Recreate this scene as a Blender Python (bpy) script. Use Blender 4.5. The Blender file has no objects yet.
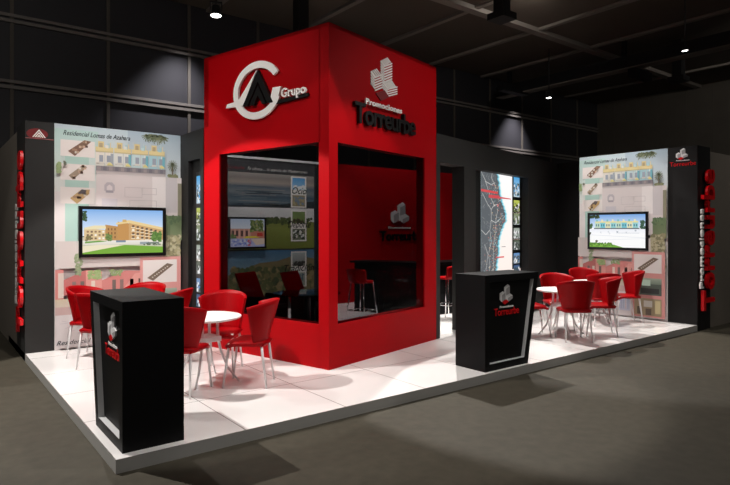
import bpy, bmesh, math, random
from math import sin, cos, pi, radians, hypot, atan2
from mathutils import Matrix, Vector
random.seed(7)
SC = bpy.context.scene
COL = SC.collection

# ------------------------------------------------------------------ helpers
def lin(c):
    out = []
    for v in c[:3]:
        v = v / 255.0
        out.append(v / 12.92 if v <= .04045 else ((v + .055) / 1.055) ** 2.4)
    return tuple(out) + (1.0,)

def mat(name, rgb, rough=.5, metal=0., spec=.5, noise=0., nscale=20., bump=0., coat=0.):
    m = bpy.data.materials.new(name); m.use_nodes = True
    nt = m.node_tree; b = nt.nodes['Principled BSDF']
    c = lin(rgb)
    b.inputs['Base Color'].default_value = c
    b.inputs['Roughness'].default_value = rough
    b.inputs['Metallic'].default_value = metal
    b.inputs['Specular IOR Level'].default_value = spec
    b.inputs['Coat Weight'].default_value = coat
    if noise or bump:
        tc = nt.nodes.new('ShaderNodeTexCoord')
        n = nt.nodes.new('ShaderNodeTexNoise'); n.inputs['Scale'].default_value = nscale; n.inputs['Detail'].default_value = 5
        nt.links.new(tc.outputs['Object'], n.inputs['Vector'])
        if noise:
            r = nt.nodes.new('ShaderNodeMix'); r.data_type = 'RGBA'
            r.inputs['A'].default_value = tuple(v * (1 - noise) for v in c[:3]) + (1,)
            r.inputs['B'].default_value = tuple(min(1, v * (1 + noise)) for v in c[:3]) + (1,)
            nt.links.new(n.outputs['Fac'], r.inputs['Factor'])
            nt.links.new(r.outputs['Result'], b.inputs['Base Color'])
        if bump:
            bp = nt.nodes.new('ShaderNodeBump'); bp.inputs['Strength'].default_value = bump; bp.inputs['Distance'].default_value = .01
            nt.links.new(n.outputs['Fac'], bp.inputs['Height']); nt.links.new(bp.outputs['Normal'], b.inputs['Normal'])
    return m

def mat_print(name, emit=0., rough=.55):
    m = bpy.data.materials.new(name); m.use_nodes = True
    nt = m.node_tree; b = nt.nodes['Principled BSDF']
    a = nt.nodes.new('ShaderNodeAttribute'); a.attribute_name = 'Col'
    b.inputs['Roughness'].default_value = rough
    b.inputs['Specular IOR Level'].default_value = .3
    if emit:
        b.inputs['Base Color'].default_value = (0.01, .01, .01, 1)
        nt.links.new(a.outputs['Color'], b.inputs['Emission Color'])
        b.inputs['Emission Strength'].default_value = emit
    else:
        nt.links.new(a.outputs['Color'], b.inputs['Base Color'])
    return m

def mat_emit(name, rgb, s):
    m = bpy.data.materials.new(name); m.use_nodes = True
    b = m.node_tree.nodes['Principled BSDF']
    b.inputs['Base Color'].default_value = lin(rgb)
    b.inputs['Emission Color'].default_value = lin(rgb); b.inputs['Emission Strength'].default_value = s
    return m

def mat_glass(name, tint, refl):
    m = bpy.data.materials.new(name); m.use_nodes = True
    nt = m.node_tree; nt.nodes.remove(nt.nodes['Principled BSDF'])
    out = nt.nodes['Material Output']
    t = nt.nodes.new('ShaderNodeBsdfTransparent'); t.inputs['Color'].default_value = tint + (1,)
    g = nt.nodes.new('ShaderNodeBsdfGlossy'); g.inputs['Roughness'].default_value = .02; g.inputs['Color'].default_value = (.8, .8, .8, 1)
    f = nt.nodes.new('ShaderNodeFresnel'); f.inputs['IOR'].default_value = refl
    mx = nt.nodes.new('ShaderNodeMixShader')
    nt.links.new(f.outputs[0], mx.inputs[0]); nt.links.new(t.outputs[0], mx.inputs[1]); nt.links.new(g.outputs[0], mx.inputs[2])
    nt.links.new(mx.outputs[0], out.inputs['Surface'])
    return m

class MB:
    """collects polygons; build() links them as one mesh object"""
    def __init__(s): s.v = []; s.f = []; s.c = []; s.m = []; s.smooth = []
    def poly(s, pts, col=None, mi=0, sm=False):
        i = len(s.v); s.v += [tuple(p) for p in pts]; s.f.append(list(range(i, i + len(pts))))
        s.c.append(col); s.m.append(mi); s.smooth.append(sm)
    def mesh(s, verts, faces, mi=0, sm=False, col=None):
        i = len(s.v); s.v += [tuple(p) for p in verts]
        for f in faces:
            s.f.append([i + k for k in f]); s.c.append(col); s.m.append(mi); s.smooth.append(sm)
    def box(s, x0, y0, z0, x1, y1, z1, mi=0, M=None):
        p = [(x0,y0,z0),(x1,y0,z0),(x1,y1,z0),(x0,y1,z0),(x0,y0,z1),(x1,y0,z1),(x1,y1,z1),(x0,y1,z1)]
        if M: p = [M @ Vector(q) for q in p]
        s.mesh(p, [(3,2,1,0),(4,5,6,7),(0,1,5,4),(1,2,6,5),(2,3,7,6),(3,0,4,7)], mi)
    def prism(s, pts, z0, z1, mi=0, M=None, sm=False):
        """pts: ccw outline in xy, extruded along z"""
        n = len(pts)
        if sum(pts[i][0]*pts[(i+1)%n][1]-pts[(i+1)%n][0]*pts[i][1] for i in range(n)) < 0: pts = pts[::-1]
        p = [(x,y,z0) for x,y in pts] + [(x,y,z1) for x,y in pts]
        if M: p = [M @ Vector(q) for q in p]
        s.mesh(p, [tuple(range(n-1,-1,-1)), tuple(range(n,2*n))], mi)
        s.mesh(p, [(i,(i+1)%n,n+(i+1)%n,n+i) for i in range(n)], mi, sm)
    def tube(s, path, radii, n=10, mi=0):
        path = [Vector(p) for p in path]
        if not hasattr(radii, '__len__'): radii = [radii]*len(path)
        vs = []; fs = []
        up = Vector((0.137, .991, .02))
        for i, p in enumerate(path):
            d = (path[min(i+1,len(path)-1)] - path[max(i-1,0)]).normalized()
            if abs(d.dot(up)) > .95: up = Vector((1,.1,.05))
            a = d.cross(up).normalized(); b = d.cross(a)
            for k in range(n):
                t = 2*pi*k/n
                vs.append(p + (a*cos(t) + b*sin(t))*radii[i])
        for i in range(len(path)-1):
            for k in range(n):
                fs.append((i*n+k, i*n+(k+1)%n, (i+1)*n+(k+1)%n, (i+1)*n+k))
        s.mesh(vs, fs, mi, True)
        s.mesh(vs[:n], [tuple(range(n))], mi); s.mesh(vs[-n:], [tuple(range(n-1,-1,-1))], mi)
    def lathe(s, prof, n=40, mi=0, M=None, sm=True):
        vs = []; fs = []
        for r, z in prof:
            for k in range(n):
                t = 2*pi*k/n; vs.append(Vector((r*cos(t), r*sin(t), z)))
        if M: vs = [M @ v for v in vs]
        for i in range(len(prof)-1):
            for k in range(n): fs.append((i*n+k, i*n+(k+1)%n, (i+1)*n+(k+1)%n, (i+1)*n+k))
        s.mesh(vs, fs, mi, sm)
        s.mesh(vs[:n], [tuple(range(n-1,-1,-1))], mi); s.mesh(vs[-n:], [tuple(range(n))], mi)
    def shell(s, P, nu, nv, th, mi=0):
        """P(i,j)->Vector grid, thickened along its normals"""
        g = [[P(i,j) for j in range(nv)] for i in range(nu)]
        def nrm(i,j):
            a = g[min(i+1,nu-1)][j]-g[max(i-1,0)][j]; b = g[i][min(j+1,nv-1)]-g[i][max(j-1,0)]
            return a.cross(b).normalized()
        vs = [g[i][j]+nrm(i,j)*th/2 for i in range(nu) for j in range(nv)] + [g[i][j]-nrm(i,j)*th/2 for i in range(nu) for j in range(nv)]
        N = nu*nv; fs = []
        for i in range(nu-1):
            for j in range(nv-1):
                a,b,c,d = i*nv+j,(i+1)*nv+j,(i+1)*nv+j+1,i*nv+j+1
                fs += [(a,b,c,d),(N+d,N+c,N+b,N+a)]
        s.mesh(vs, fs, mi, True)
        e = []
        for i in range(nu-1):
            a,b = i*nv,(i+1)*nv; e.append((N+a,N+b,b,a)); a,b = a+nv-1,b+nv-1; e.append((a,b,N+b,N+a))
        for j in range(nv-1):
            a,b = j,j+1; e.append((a,b,N+b,N+a)); a,b = (nu-1)*nv+j,(nu-1)*nv+j+1; e.append((N+a,N+b,b,a))
        s.mesh(vs, e, mi, False)
    def build(s, name, mats, parent=None, M=None, bevel=0, weld=True):
        me = bpy.data.meshes.new(name)
        vs = [M @ Vector(p) for p in s.v] if M else s.v
        me.from_pydata(vs, [], s.f)
        if not isinstance(mats, (list, tuple)): mats = [mats]
        for m in mats: me.materials.append(m)
        for p, mi, sm in zip(me.polygons, s.m, s.smooth): p.material_index = mi; p.use_smooth = sm
        if any(c is not None for c in s.c):
            at = me.color_attributes.new('Col', 'FLOAT_COLOR', 'CORNER')
            for p, c in zip(me.polygons, s.c):
                for k, li in enumerate(p.loop_indices):
                    cc = (.5,.5,.5,1) if c is None else (c[k] if isinstance(c[0], tuple) else c)
                    at.data[li].color = cc
        elif weld:
            bm = bmesh.new(); bm.from_mesh(me)
            bmesh.ops.remove_doubles(bm, verts=bm.verts, dist=1e-5)
            bmesh.ops.recalc_face_normals(bm, faces=bm.faces)
            bm.to_mesh(me); bm.free()
        ob = bpy.data.objects.new(name, me); COL.objects.link(ob)
        if parent: ob.parent = parent
        if bevel:
            md = ob.modifiers.new('Bevel', 'BEVEL'); md.width = bevel; md.segments = 2; md.limit_method = 'ANGLE'; md.angle_limit = radians(40)
        return ob

def thing(name, label, cat, loc=(0,0,0), rz=0., group=None):
    o = bpy.data.objects.new(name, None); o.empty_display_size = .1; COL.objects.link(o)
    o.location = loc; o.rotation_euler = (0,0,rz); tag(o, label, cat, group); return o
def tag(o, label, cat, group=None):
    o['label'] = label; o['category'] = cat
    if group: o['group'] = group
    return o
def struct(o): o['kind'] = 'structure'; return o
def dup(root, loc, rz, label):
    def cp(o, par):
        c = o.copy(); COL.objects.link(c)
        if par: c.parent = par
        for ch in list(o.children): cp(ch, c)
        return c
    r = cp(root, None); r.location = loc; r.rotation_euler = (0,0,rz); r['label'] = label
    return r

_tc = {}
def text_geo(st, shear=0., offset=0., extrude=0., space=1.):
    """glyph outlines as (verts, faces) with cap height about 1, left end at x=0, plus width"""
    key = (st, shear, offset, extrude, space)
    if key in _tc: return _tc[key]
    cu = bpy.data.curves.new('t', 'FONT'); cu.body = st; cu.shear = shear; cu.offset = offset; cu.extrude = extrude
    cu.space_character = space; cu.resolution_u = 4; cu.size = 1.0
    ob = bpy.data.objects.new('t', cu); COL.objects.link(ob)
    bpy.context.view_layer.update()
    dg = bpy.context.evaluated_depsgraph_get()
    me = bpy.data.meshes.new_from_object(ob.evaluated_get(dg))
    vs = [v.co.copy() for v in me.vertices]; fs = [tuple(p.vertices) for p in me.polygons]
    bpy.data.objects.remove(ob); bpy.data.curves.remove(cu); bpy.data.meshes.remove(me)
    x0 = min(v.x for v in vs); x1 = max(v.x for v in vs)
    vs = [Vector((v.x-x0, v.y, v.z)) for v in vs]
    _tc[key] = (vs, fs, x1-x0); return _tc[key]
CAP = .69
def add_text(mb, st, x, y, w, cap, depth=0., z=0., mi=0, col=None, shear=0., offset=0., space=1., slope=0., align='L'):
    """text in the xy plane: baseline start (x,y), total width w, capital height cap, front at z, extruded back by depth"""
    vs, fs, W = text_geo(st, shear, offset, .5 if depth else 0., space)
    sx = w/W; sy = cap/CAP
    if align == 'C': x -= w/2
    out = [(x+v.x*sx, y+v.y*sy+slope*v.x*sx, z+(v.z-.5)*depth if depth else z) for v in vs]
    mb.mesh(out, fs, mi, False, col)

class Canvas(MB):
    """flat printed picture: x right, y down in 0..1, layers a fraction of a millimetre apart"""
    def __init__(s, W, H): super().__init__(); s.W = W; s.H = H; s.l = 0
    dy = 0; haze = 0
    def P(s, x, y): y += s.dy; x = min(1,max(0,x)); y = min(1,max(0,y)); return (x*s.W, (1-y)*s.H, s.l*.0004)
    def pg(s, pts, c, up=True):
        if up: s.l += 1
        hz = lambda q: tuple(v*(1-s.haze)+w*s.haze for v,w in zip(q,(212,206,206)))
        if isinstance(c[0], tuple): c = [lin(hz(q)) for q in c]
        else: c = lin(hz(c))
        s.poly([s.P(x,y) for x,y in pts], c)
    def r(s, x0, y0, x1, y1, c, up=True): s.pg([(x0,y1),(x1,y1),(x1,y0),(x0,y0)], c, up)
    def grad(s, x0, y0, x1, y1, ct, cb, up=True): s.pg([(x0,y1),(x1,y1),(x1,y0),(x0,y0)], [cb,cb,ct,ct], up)
    def blob(s, x, y, rx, ry, c, up=True, n=11, j=.25):
        s.pg([(x+rx*cos(-2*pi*k/n)*(1+random.uniform(-j,j)), y+ry*sin(-2*pi*k/n)*-1*(1+random.uniform(-j,j))*-1) for k in range(n)], c, up)
    def foliage(s, x0, y0, x1, y1, cols, n, r):
        s.l += 1
        r *= .62; n = int(n*2.2)
        for i in range(n):
            s.l += .01
            a = r*random.uniform(.5,1.2)
            s.blob(random.uniform(x0,x1), random.uniform(y0,y1), a, a*s.W/s.H, random.choice(cols), False)
    def line(s, x0, y0, x1, y1, w, c, up=True):
        dx, dy = (x1-x0)*s.W, (y1-y0)*s.H; L = hypot(dx,dy) or 1
        nx, ny = -dy/L*w/2/s.W, dx/L*w/2/s.H
        s.pg([(x0-nx,y0-ny),(x0+nx,y0+ny),(x1+nx,y1+ny),(x1-nx,y1-ny)], c, up)
    def text(s, st, x, y, w, cap, c, **k):
        s.l += 1
        add_text(s, st, x*s.W, (1-y)*s.H, w*s.W, cap*s.H, z=s.l*.0004, col=lin(c), **k)

def facing(x, y, z, ux, uy):
    """matrix: local x along (ux,uy), local y up, local z out of the wall towards the viewer"""
    L = hypot(ux,uy); ux, uy = ux/L, uy/L
    return Matrix(((ux,0,uy,x),(uy,0,-ux,y),(0,1,0,z),(0,0,0,1)))

# ------------------------------------------------------------------ materials
M_floor = mat('hall floor concrete', (69,64,54), .7, spec=.2, noise=.3, nscale=9, bump=.2)
M_hall = mat('dark hall cladding', (43,41,44), .6, noise=.1, nscale=4)
M_rail = mat('hall rail', (112,105,98), .5)
M_hallr = mat('hall side cladding', (86,79,70), .7, noise=.2, nscale=2)
M_ceil = mat('ceiling', (82,71,60), .9, noise=.12, nscale=1.5)
M_beam = mat('ceiling beam grey', (124,115,106), .7)
M_truss = mat('black truss', (14,13,13), .6)
M_blk = mat('black laminate', (26,25,25), .55, spec=.25, noise=.05, nscale=60)
M_blk2 = mat('black counter laminate', (11,11,12), .5, spec=.15, noise=.05, nscale=80)
M_char = mat('charcoal wall paint', (43,42,41), .6, spec=.25, noise=.05, nscale=30)
M_grey = mat('neighbour partition', (110,102,92), .7, noise=.05, nscale=5)
M_red = mat('red lacquer', (166,0,9), .5, spec=.1)
M_redw = mat('red wall paint', (165,6,16), .6, spec=.1)
M_chair = mat('red plastic', (150,0,7), .42, spec=.12)
M_white = mat('white laminate', (240,238,236), .35)
M_metal = mat('white lacquered metal', (225,222,222), .3, metal=.2)
M_chrome = mat('chrome', (215,215,215), .18, metal=1)
M_letw = mat('white letter', (250,247,243), .45)
M_letb = mat('black letter', (16,15,15), .45, spec=.3)
M_letr = mat('red letter', (220,8,20), .3, spec=.5)
M_liner = mat('grey white liner', (200,200,200), .5)
M_edge = mat('platform edge', (172,170,166), .5)  # same white as the top, its weaker light put into a greyer colour
M_print = mat_print('printed graphic')
M_screen = mat_print('screen picture', 1.0, .3)
M_light = mat_print('backlit film', 1.0, .4)
M_bezel = mat('black screen bezel', (10,10,11), .3)
M_lens = mat_emit('lamp lens', (255,252,245), 6)
M_fix = mat('black fixture', (30,30,30), .5)
M_glass = mat_glass('smoked glass', (.52,.52,.53), 1.09)
M_gtop = mat_glass('clear glass', (.85,.9,.9), 1.4)

# white glossy floor tiles one metre square with fine dark joints
M_tile = mat('white gloss tile', (240,236,234), .16, spec=.5)
nt = M_tile.node_tree; b = nt.nodes['Principled BSDF']
tc = nt.nodes.new('ShaderNodeTexCoord'); sp = nt.nodes.new('ShaderNodeSeparateXYZ'); nt.links.new(tc.outputs['Object'], sp.inputs[0])
gs = []
for ax in ('X','Y'):
    fr = nt.nodes.new('ShaderNodeMath'); fr.operation = 'PINGPONG'; fr.inputs[1].default_value = .5; nt.links.new(sp.outputs[ax], fr.inputs[0])
    lt = nt.nodes.new('ShaderNodeMath'); lt.operation = 'LESS_THAN'; lt.inputs[1].default_value = .004; nt.links.new(fr.outputs[0], lt.inputs[0]); gs.append(lt)
mx = nt.nodes.new('ShaderNodeMath'); mx.operation = 'MAXIMUM'; nt.links.new(gs[0].outputs[0], mx.inputs[0]); nt.links.new(gs[1].outputs[0], mx.inputs[1])
mc = nt.nodes.new('ShaderNodeMix'); mc.data_type = 'RGBA'; mc.inputs['A'].default_value = lin((240,236,234)); mc.inputs['B'].default_value = lin((120,110,108))
nt.links.new(mx.outputs[0], mc.inputs['Factor']); nt.links.new(mc.outputs['Result'], b.inputs['Base Color'])

# ------------------------------------------------------------------ camera
cd = bpy.data.cameras.new('camera'); cam = bpy.data.objects.new('camera', cd); COL.objects.link(cam)
TH = radians(52.306)
cam.location = (-1.102, -4.300, 1.73); cam.rotation_euler = (pi/2, 0, TH - pi/2 - 0) if False else (pi/2, 0, atan2(.7912,.6115) - pi/2)
cd.sensor_width = 36; cd.lens = 578/730*36; cd.shift_y = -13.5/730; cd.clip_end = 100
SC.camera = cam

# ------------------------------------------------------------------ hall
CE = 6.5; HB = 7.74; HR = 19.4
mb = MB(); mb.box(-6,-9,-.1,HR,HB,0); struct(mb.build('floor', M_floor))
mb = MB(); mb.box(-6,-9,CE,HR,HB,CE+.1); ceil = struct(mb.build('ceiling', M_ceil))
mb = MB(); mb.box(-6,HB,0,HR+.2,HB+.2,CE); wb = struct(mb.build('wall_back', M_hall))
for z in (5.54,5.44,4.36,4.26):
    mb = MB(); mb.box(-6,HB-.05,z-.028,HR,HB,z+.028); mb.build('rail', M_rail, wb)
for k in range(-2,13):
    u = .22+1.62*k
    mb = MB(); mb.box(u-.03,HB-.03,0,u+.03,HB,CE); mb.build('mullion', M_hallr, wb)
mb = MB(); mb.box(HR,-9,0,HR+.2,HB,CE); wr = struct(mb.build('wall_right', M_hallr))
for k in range(14):
    mb = MB(); mb.box(HR-.012,-4+k*.85,0,HR,-4+k*.85+.05,CE); mb.build('cladding_seam', M_hallr, wr)
for u in (3.9,6.12,8.35,10.58,12.8,17.3):
    mb = MB(); mb.box(u-.06,-9,CE-.06,u+.06,HB,CE); mb.build('ceiling_beam', M_beam, ceil)
mb = MB(); mb.box(-6,4.02,CE-.1,HR,4.22,CE-.0); mb.build('ceiling_beam', M_beam, ceil)

# black lighting truss with its brackets, hanging under the ceiling
tr = thing('lighting_truss', 'long black lighting truss hung under the ceiling at right with brackets', 'truss', (13.1,0,CE))
mb = MB(); mb.box(-.14,-6,-.72,.14,7.3,-.42); mb.build('main_beam', M_truss, tr)
mb = MB(); mb.box(-.16,-6,-.745,.16,7.3,-.72); mb.build('lower_flange', M_beam, tr)
for y in (6.9,3.3,-1):
    mb = MB(); mb.box(-.05,y-.05,-.42,.05,y+.05,0); mb.build('hanger', M_truss, tr)
mb = MB(); mb.box(-1.0,6.3,-.8,.14,6.55,-.6); mb.build('bracket', M_truss, tr)
mb = MB(); mb.box(-.1,2.95,-.95,.75,3.15,-.745); mb.build('bracket', M_truss, tr)
def drop_post(x, y, h, label):
    t = thing('hanging_post', label, 'hanging post', (x,y,CE), 0, 'black posts hung from the ceiling')
    mb = MB(); mb.box(-.11,-.11,-h,.11,.11,0); mb.build('post', M_truss, t)
    mb = MB(); mb.box(-.19,-.19,-h-.12,.19,.19,-h); mb.build('foot_plate', M_truss, t)
drop_post(7.45,2.62,.78,'short black post hanging from the ceiling above the tower right of centre')
drop_post(14.1,2.41,.93,'black post hanging beside the truss at far right')
drop_post(4.75,5.3,1.1,'black post hanging behind the red tower, above its left face')

def lamp(x, y, z, label, tilt, az, k=1.):
    t = thing('spotlight_lamp', label, 'spotlight', (x,y,z), az, 'spotlights hung under the ceiling')
    R = Matrix.Rotation(tilt,4,'Y') @ Matrix.Scale(k,4)
    mb = MB(); mb.lathe([(.05,.24),(.085,.22),(.1,.06),(.13,0),(.12,.0),(.11,.012)], 24, 0, R); mb.build('housing', M_fix, t)
    mb = MB(); mb.lathe([(.001,.010),(.112,.010),(.112,.018),(.001,.018)], 24, 0, R); mb.build('lens', M_lens, t)
    mb = MB(); mb.tube([(0,0,.2),(0,0,CE-z)], .014, 8); mb.build('stem', M_fix, t)
    mb = MB(); mb.box(-.03*k,-.13*k,.1*k,.03*k,-.11*k,.3*k); mb.box(-.03*k,.11*k,.1*k,.03*k,.13*k,.3*k); mb.box(-.03*k,-.13*k,.28*k,.03*k,.13*k,.31*k); mb.build('yoke', M_fix, t)
lamp(2.734,4.635,5.2,'lit round spotlight hanging above the left display wall',.1,1.2,.75)
lamp(12.116,4.835,5.2,'lit spotlight hanging over the black wall right of the tower',.1,.9,.62)
lamp(10.72,.80,5.2,'lit spotlight near the black truss at upper right',.05,2,.5)

# ------------------------------------------------------------------ stand shell
Z0 = .1; ZT = 3.15
mb = MB()
foot = [(0,0),(9.33,0),(9.84,3.2),(9.84,6.1),(0,6.1)]
foot = [(0,0),(9.33,0),(9.33,2.2),(9.84,2.2),(9.84,6.1),(0,6.1)]
mb.prism(foot, 0, Z0)
pl = mb.build('platform', [M_tile, M_edge]); struct(pl)
for p in pl.data.polygons:
    p.material_index = 0 if abs(p.normal.z) > .5 else 1

mb = MB(); mb.box(0,4.38,0,2.055,5.16,ZT); wl = struct(mb.build('wall_left_display', M_char))
mb = MB()   # return wall with a shallow recess
mb.box(2.055,3.6,0,2.2,4.38,.5); mb.box(2.055,3.5,0,2.2,3.6,ZT); mb.box(2.055,4.06,.5,2.2,4.38,ZT); mb.box(2.055,3.6,2.73,2.2,4.06,ZT); mb.box(2.115,3.6,.5,2.2,4.06,2.73)
struct(mb.build('wall_left_return', M_blk))
mb = MB(); mb.box(9.33,0,0,9.84,2.2,ZT); struct(mb.build('wall_right_display', M_blk))
mb = MB(); mb.box(9.84,2.2,0,9.99,6.1,ZT); struct(mb.build('wall_right_return', M_blk))
mb = MB(); mb.box(-.0,5.16,0,.12,HB-.02,3.1); struct(mb.build('wall_neighbour_left', M_grey))
mb = MB(); mb.box(9.84,.03,0,16,.15,3.09); struct(mb.build('wall_neighbour_right', M_grey))

T0 = Vector((2.646,1.23,0)); TA = radians(14.3)
TM = Matrix.Translation(T0) @ Matrix.Rotation(TA,4,'Z')      # tower frame: x along the right face, y along the left face
def tw(s,t,z): return TM @ Vector((s,t,z))
mb = MB()   # black facade in line with the tower, doorway and map recess
W2 = 7.44
for a in [(2.39,0,0,2.50,.22,ZT),(2.5,0,2.73,3.25,.22,ZT),(3.25,0,0,3.646,.22,ZT),(3.646,0,2.73,5.858,.22,ZT),(3.646,.17,0,5.858,.22,2.73),(5.858,0,0,W2,.22,ZT)]:
    mb.box(*a, M=TM)
struct(mb.build('wall_facade', M_char))
mb = MB(); mb.box(2.1,6.05,Z0,5.9,6.1,ZT); w = struct(mb.build('wall_rear_grey', M_char))
mb = MB(); mb.box(2.1,6.02,ZT-.045,5.9,6.05,ZT); mb.build('cap_strip', M_liner, w)
mb = MB(); mb.box(5.9,6.05,Z0,9.84,6.1,ZT); struct(mb.build('wall_rear_red', M_redw))
mb = MB(); mb.box(2.055,5.16,0,2.1,6.1,ZT); struct(mb.build('wall_left_inner', M_char))

# ------------------------------------------------------------------ red tower
SR, SL, TH_ = 2.385, 2.335, 4.12
tower = thing('red_tower', 'tall square red lacquered tower with two large smoked windows and logos', 'tower', T0, TA)
mb = MB(); th = .14
wz0, wz1 = .613, 2.75
def face_right(a): mb.box(a[0],0,a[1],a[2],th,a[3])
for a in [(0,Z0,.156,TH_),(2.066,Z0,SR,TH_),(.156,Z0,2.066,wz0),(.156,wz1,2.066,TH_)]: face_right(a)
for a in [(th,Z0,.158,TH_),(2.0,Z0,SL,TH_),(.158,Z0,2.0,wz0),(.158,wz1,2.0,TH_)]:
    y0 = max(a[0], th) if a[0] > .2 else th
    mb.box(0,y0,a[1],th,a[2],a[3])
mb.box(.0,SL-.1,3.15,SR,SL,TH_); mb.box(SR-.1,.14,3.15,SR,SL,TH_); mb.box(0,0,TH_-.04,SR,SL,TH_)
mb.build('shell', M_red, tower, weld=False)
mb = MB(); mb.box(.15,.02,wz0,2.07,.032,wz1); mb.build('window_pane', M_glass, tower)
mb = MB(); mb.box(.02,.15,wz0,.032,2.01,wz1); mb.build('window_pane', M_glass, tower)

# emblem on the left face (local frame: x along image right = -y of tower, z out = -x)
LF = Matrix(((0,0,-1,0),(-1,0,0,-.05),(0,1,0,0),(0,0,0,1)))   # (a,b,c)->(-c,-a,b): a = -t
em = thing('emblem', '', ''); del em['label']; del em['category']; em.parent = tower
def arc_ring(cx, cy, rx, ry, w, a0, a1, n=48):
    o = []; i_ = []
    for k in range(n+1):
        t = radians(a0+(a1-a0)*k/n); 
        o.append((cx+rx*cos(t), cy+ry*sin(t))); i_.append((cx+(rx-w)*cos(t), cy+(ry-w*.92)*sin(t)))
    return o + i_[::-1]
def prism_strip(mb, outline, n, z0, z1, M):
    o = outline[:n]; q = outline[n:][::-1]
    for k in range(n-1):
        mb.prism([o[k],o[k+1],q[k+1],q[k]], z0, z1, 0, M)
mb = MB()
cx, cy, rx, ry = -1.245, 3.50, .455, .368
ol = arc_ring(cx,cy,rx,ry,.095,30,338); prism_strip(mb, ol, 49, .015, .045, LF)
mb.prism([(-.943,3.489),(-.80,3.482),(-.835,3.385),(-.90,3.30),(-.99,3.345)], .015, .0455, 0, LF)     # horn of the G
mb.prism([(-1.235,3.765),(-1.31,3.69),(-1.60,3.410),(-1.828,3.395),(-1.845,3.345),(-1.56,3.335),(-1.50,3.34)], .015, .046, 0, LF)
mb.build('white_ring', M_letw, em)
mb = MB()
mb.prism([(-1.50,3.325),(-1.208,3.750),(-.935,3.305),(-1.03,3.307),(-1.208,3.60),(-1.405,3.32)], .015, .055, 0, LF)
mb.prism([(-1.37,3.318),(-1.208,3.555),(-1.06,3.307),(-1.135,3.31),(-1.212,3.43),(-1.285,3.315)], .015, .055, 0, LF)
mb.prism([(-.925,3.275),(-.35,3.30),(-.35,3.34),(-.92,3.32)], .01, .04, 0, LF)
mb.build('black_letter_a', M_letb, em)
mb = MB(); add_text(mb, 'Grupo', -.78, 3.34, .41, .105, .03, .06, offset=.02)
mb.build('small_lettering', M_letw, em, LF)

# block icon used in every Torreurbe logo, in a unit square
def icon_faces():
    F = [('t',[(.34,.83),(.47,.75),(.76,.88),(.61,.97)]), ('l',[(.34,.83),(.34,.45),(.47,.34),(.47,.75)]), ('r',[(.47,.75),(.47,.30),(.76,.43),(.76,.88)]),
         ('t',[(-.01,.53),(.13,.44),(.36,.55),(.22,.64)]), ('l',[(-.01,.53),(-.01,.24),(.13,.11),(.13,.44)]), ('r',[(.13,.44),(.13,.11),(.40,.24),(.40,.56)]),
         ('t',[(.40,.40),(.58,.28),(.96,.40),(.76,.50)]), ('l',[(.40,.40),(.40,.24),(.60,.10),(.60,.28)]), ('r',[(.60,.28),(.61,.08),(.96,.24),(.96,.40)]),
         ('R',[(.16,.10),(.35,-.03),(.65,.10),(.47,.22)])]
    return F
def icon_solid(mb, x, y, s, z0, dep, mi):
    """mi maps face kinds to material slots"""
    for i, (k, p) in enumerate(icon_faces()):
        q = [(x+a*s, y+b*s) for a,b in p]
        A = sum(q[j][0]*q[(j+1)%4][1]-q[(j+1)%4][0]*q[j][1] for j in range(4))
        if A < 0: q = q[::-1]
        mb.prism(q, z0, z0+dep+i*.0006, mi[k])
M_ig1 = mat('logo light grey', (228,226,226), .5); M_ig2 = mat('logo mid grey', (165,162,163), .5)

RF = Matrix(((1,0,0,0),(0,0,-1,0),(0,1,0,0),(0,0,0,1)))   # (a,b,c)->(a,-c,b)
# striped block icon on the tower's right face
mb = MB(); S = .60; ox, oy = .79, 3.40
for k, p in icon_faces():
    if k == 'R': continue
    q = [(ox+a*S, oy+b*S) for a,b in p]
    # stripes running along the face's upper edge direction, stacked downwards
    if k == 't': e0, e1, d0 = q[0], q[1], (q[3][0]-q[0][0], q[3][1]-q[0][1])
    elif k == 'l': e0, e1, d0 = q[0], q[3], (0, q[1][1]-q[0][1])
    else: e0, e1, d0 = q[0], q[3], (0, q[1][1]-q[0][1])
    Ld = hypot(*d0); n = max(3, round(Ld/.034))
    for j in range(n):
        f0, f1 = j/n, j/n + .58/n
        pts = [(e0[0]+d0[0]*f0,e0[1]+d0[1]*f0),(e1[0]+d0[0]*f0,e1[1]+d0[1]*f0),(e1[0]+d0[0]*f1,e1[1]+d0[1]*f1),(e0[0]+d0[0]*f1,e0[1]+d0[1]*f1)]
        A = sum(pts[i][0]*pts[(i+1)%4][1]-pts[(i+1)%4][0]*pts[i][1] for i in range(4))
        mb.prism(pts if A > 0 else pts[::-1], .0, .012, 0, RF)
ic = mb.build('striped_block_icon', M_letw, tower)
mb = MB(); mb.prism([(ox+a*S, oy+b*S) for a,b in [(.16,.10),(.35,-.03),(.65,.10),(.47,.22)]], 0, .014, 0, RF)
mb.build('dark_red_cube', mat('dark red logo', (120,4,14), .5), ic)
mb = MB(); add_text(mb, 'Torreurbe', .425, 3.03, 1.34, .245, .045, .05, offset=.02, space=.9)
mb.build('black_lettering', M_letb, tower, RF)
mb = MB(); add_text(mb, 'Promociones', .62, 3.275, .79, .07, .02, .06, offset=.02)
mb.build('white_lettering', M_letw, tower, RF)

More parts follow.
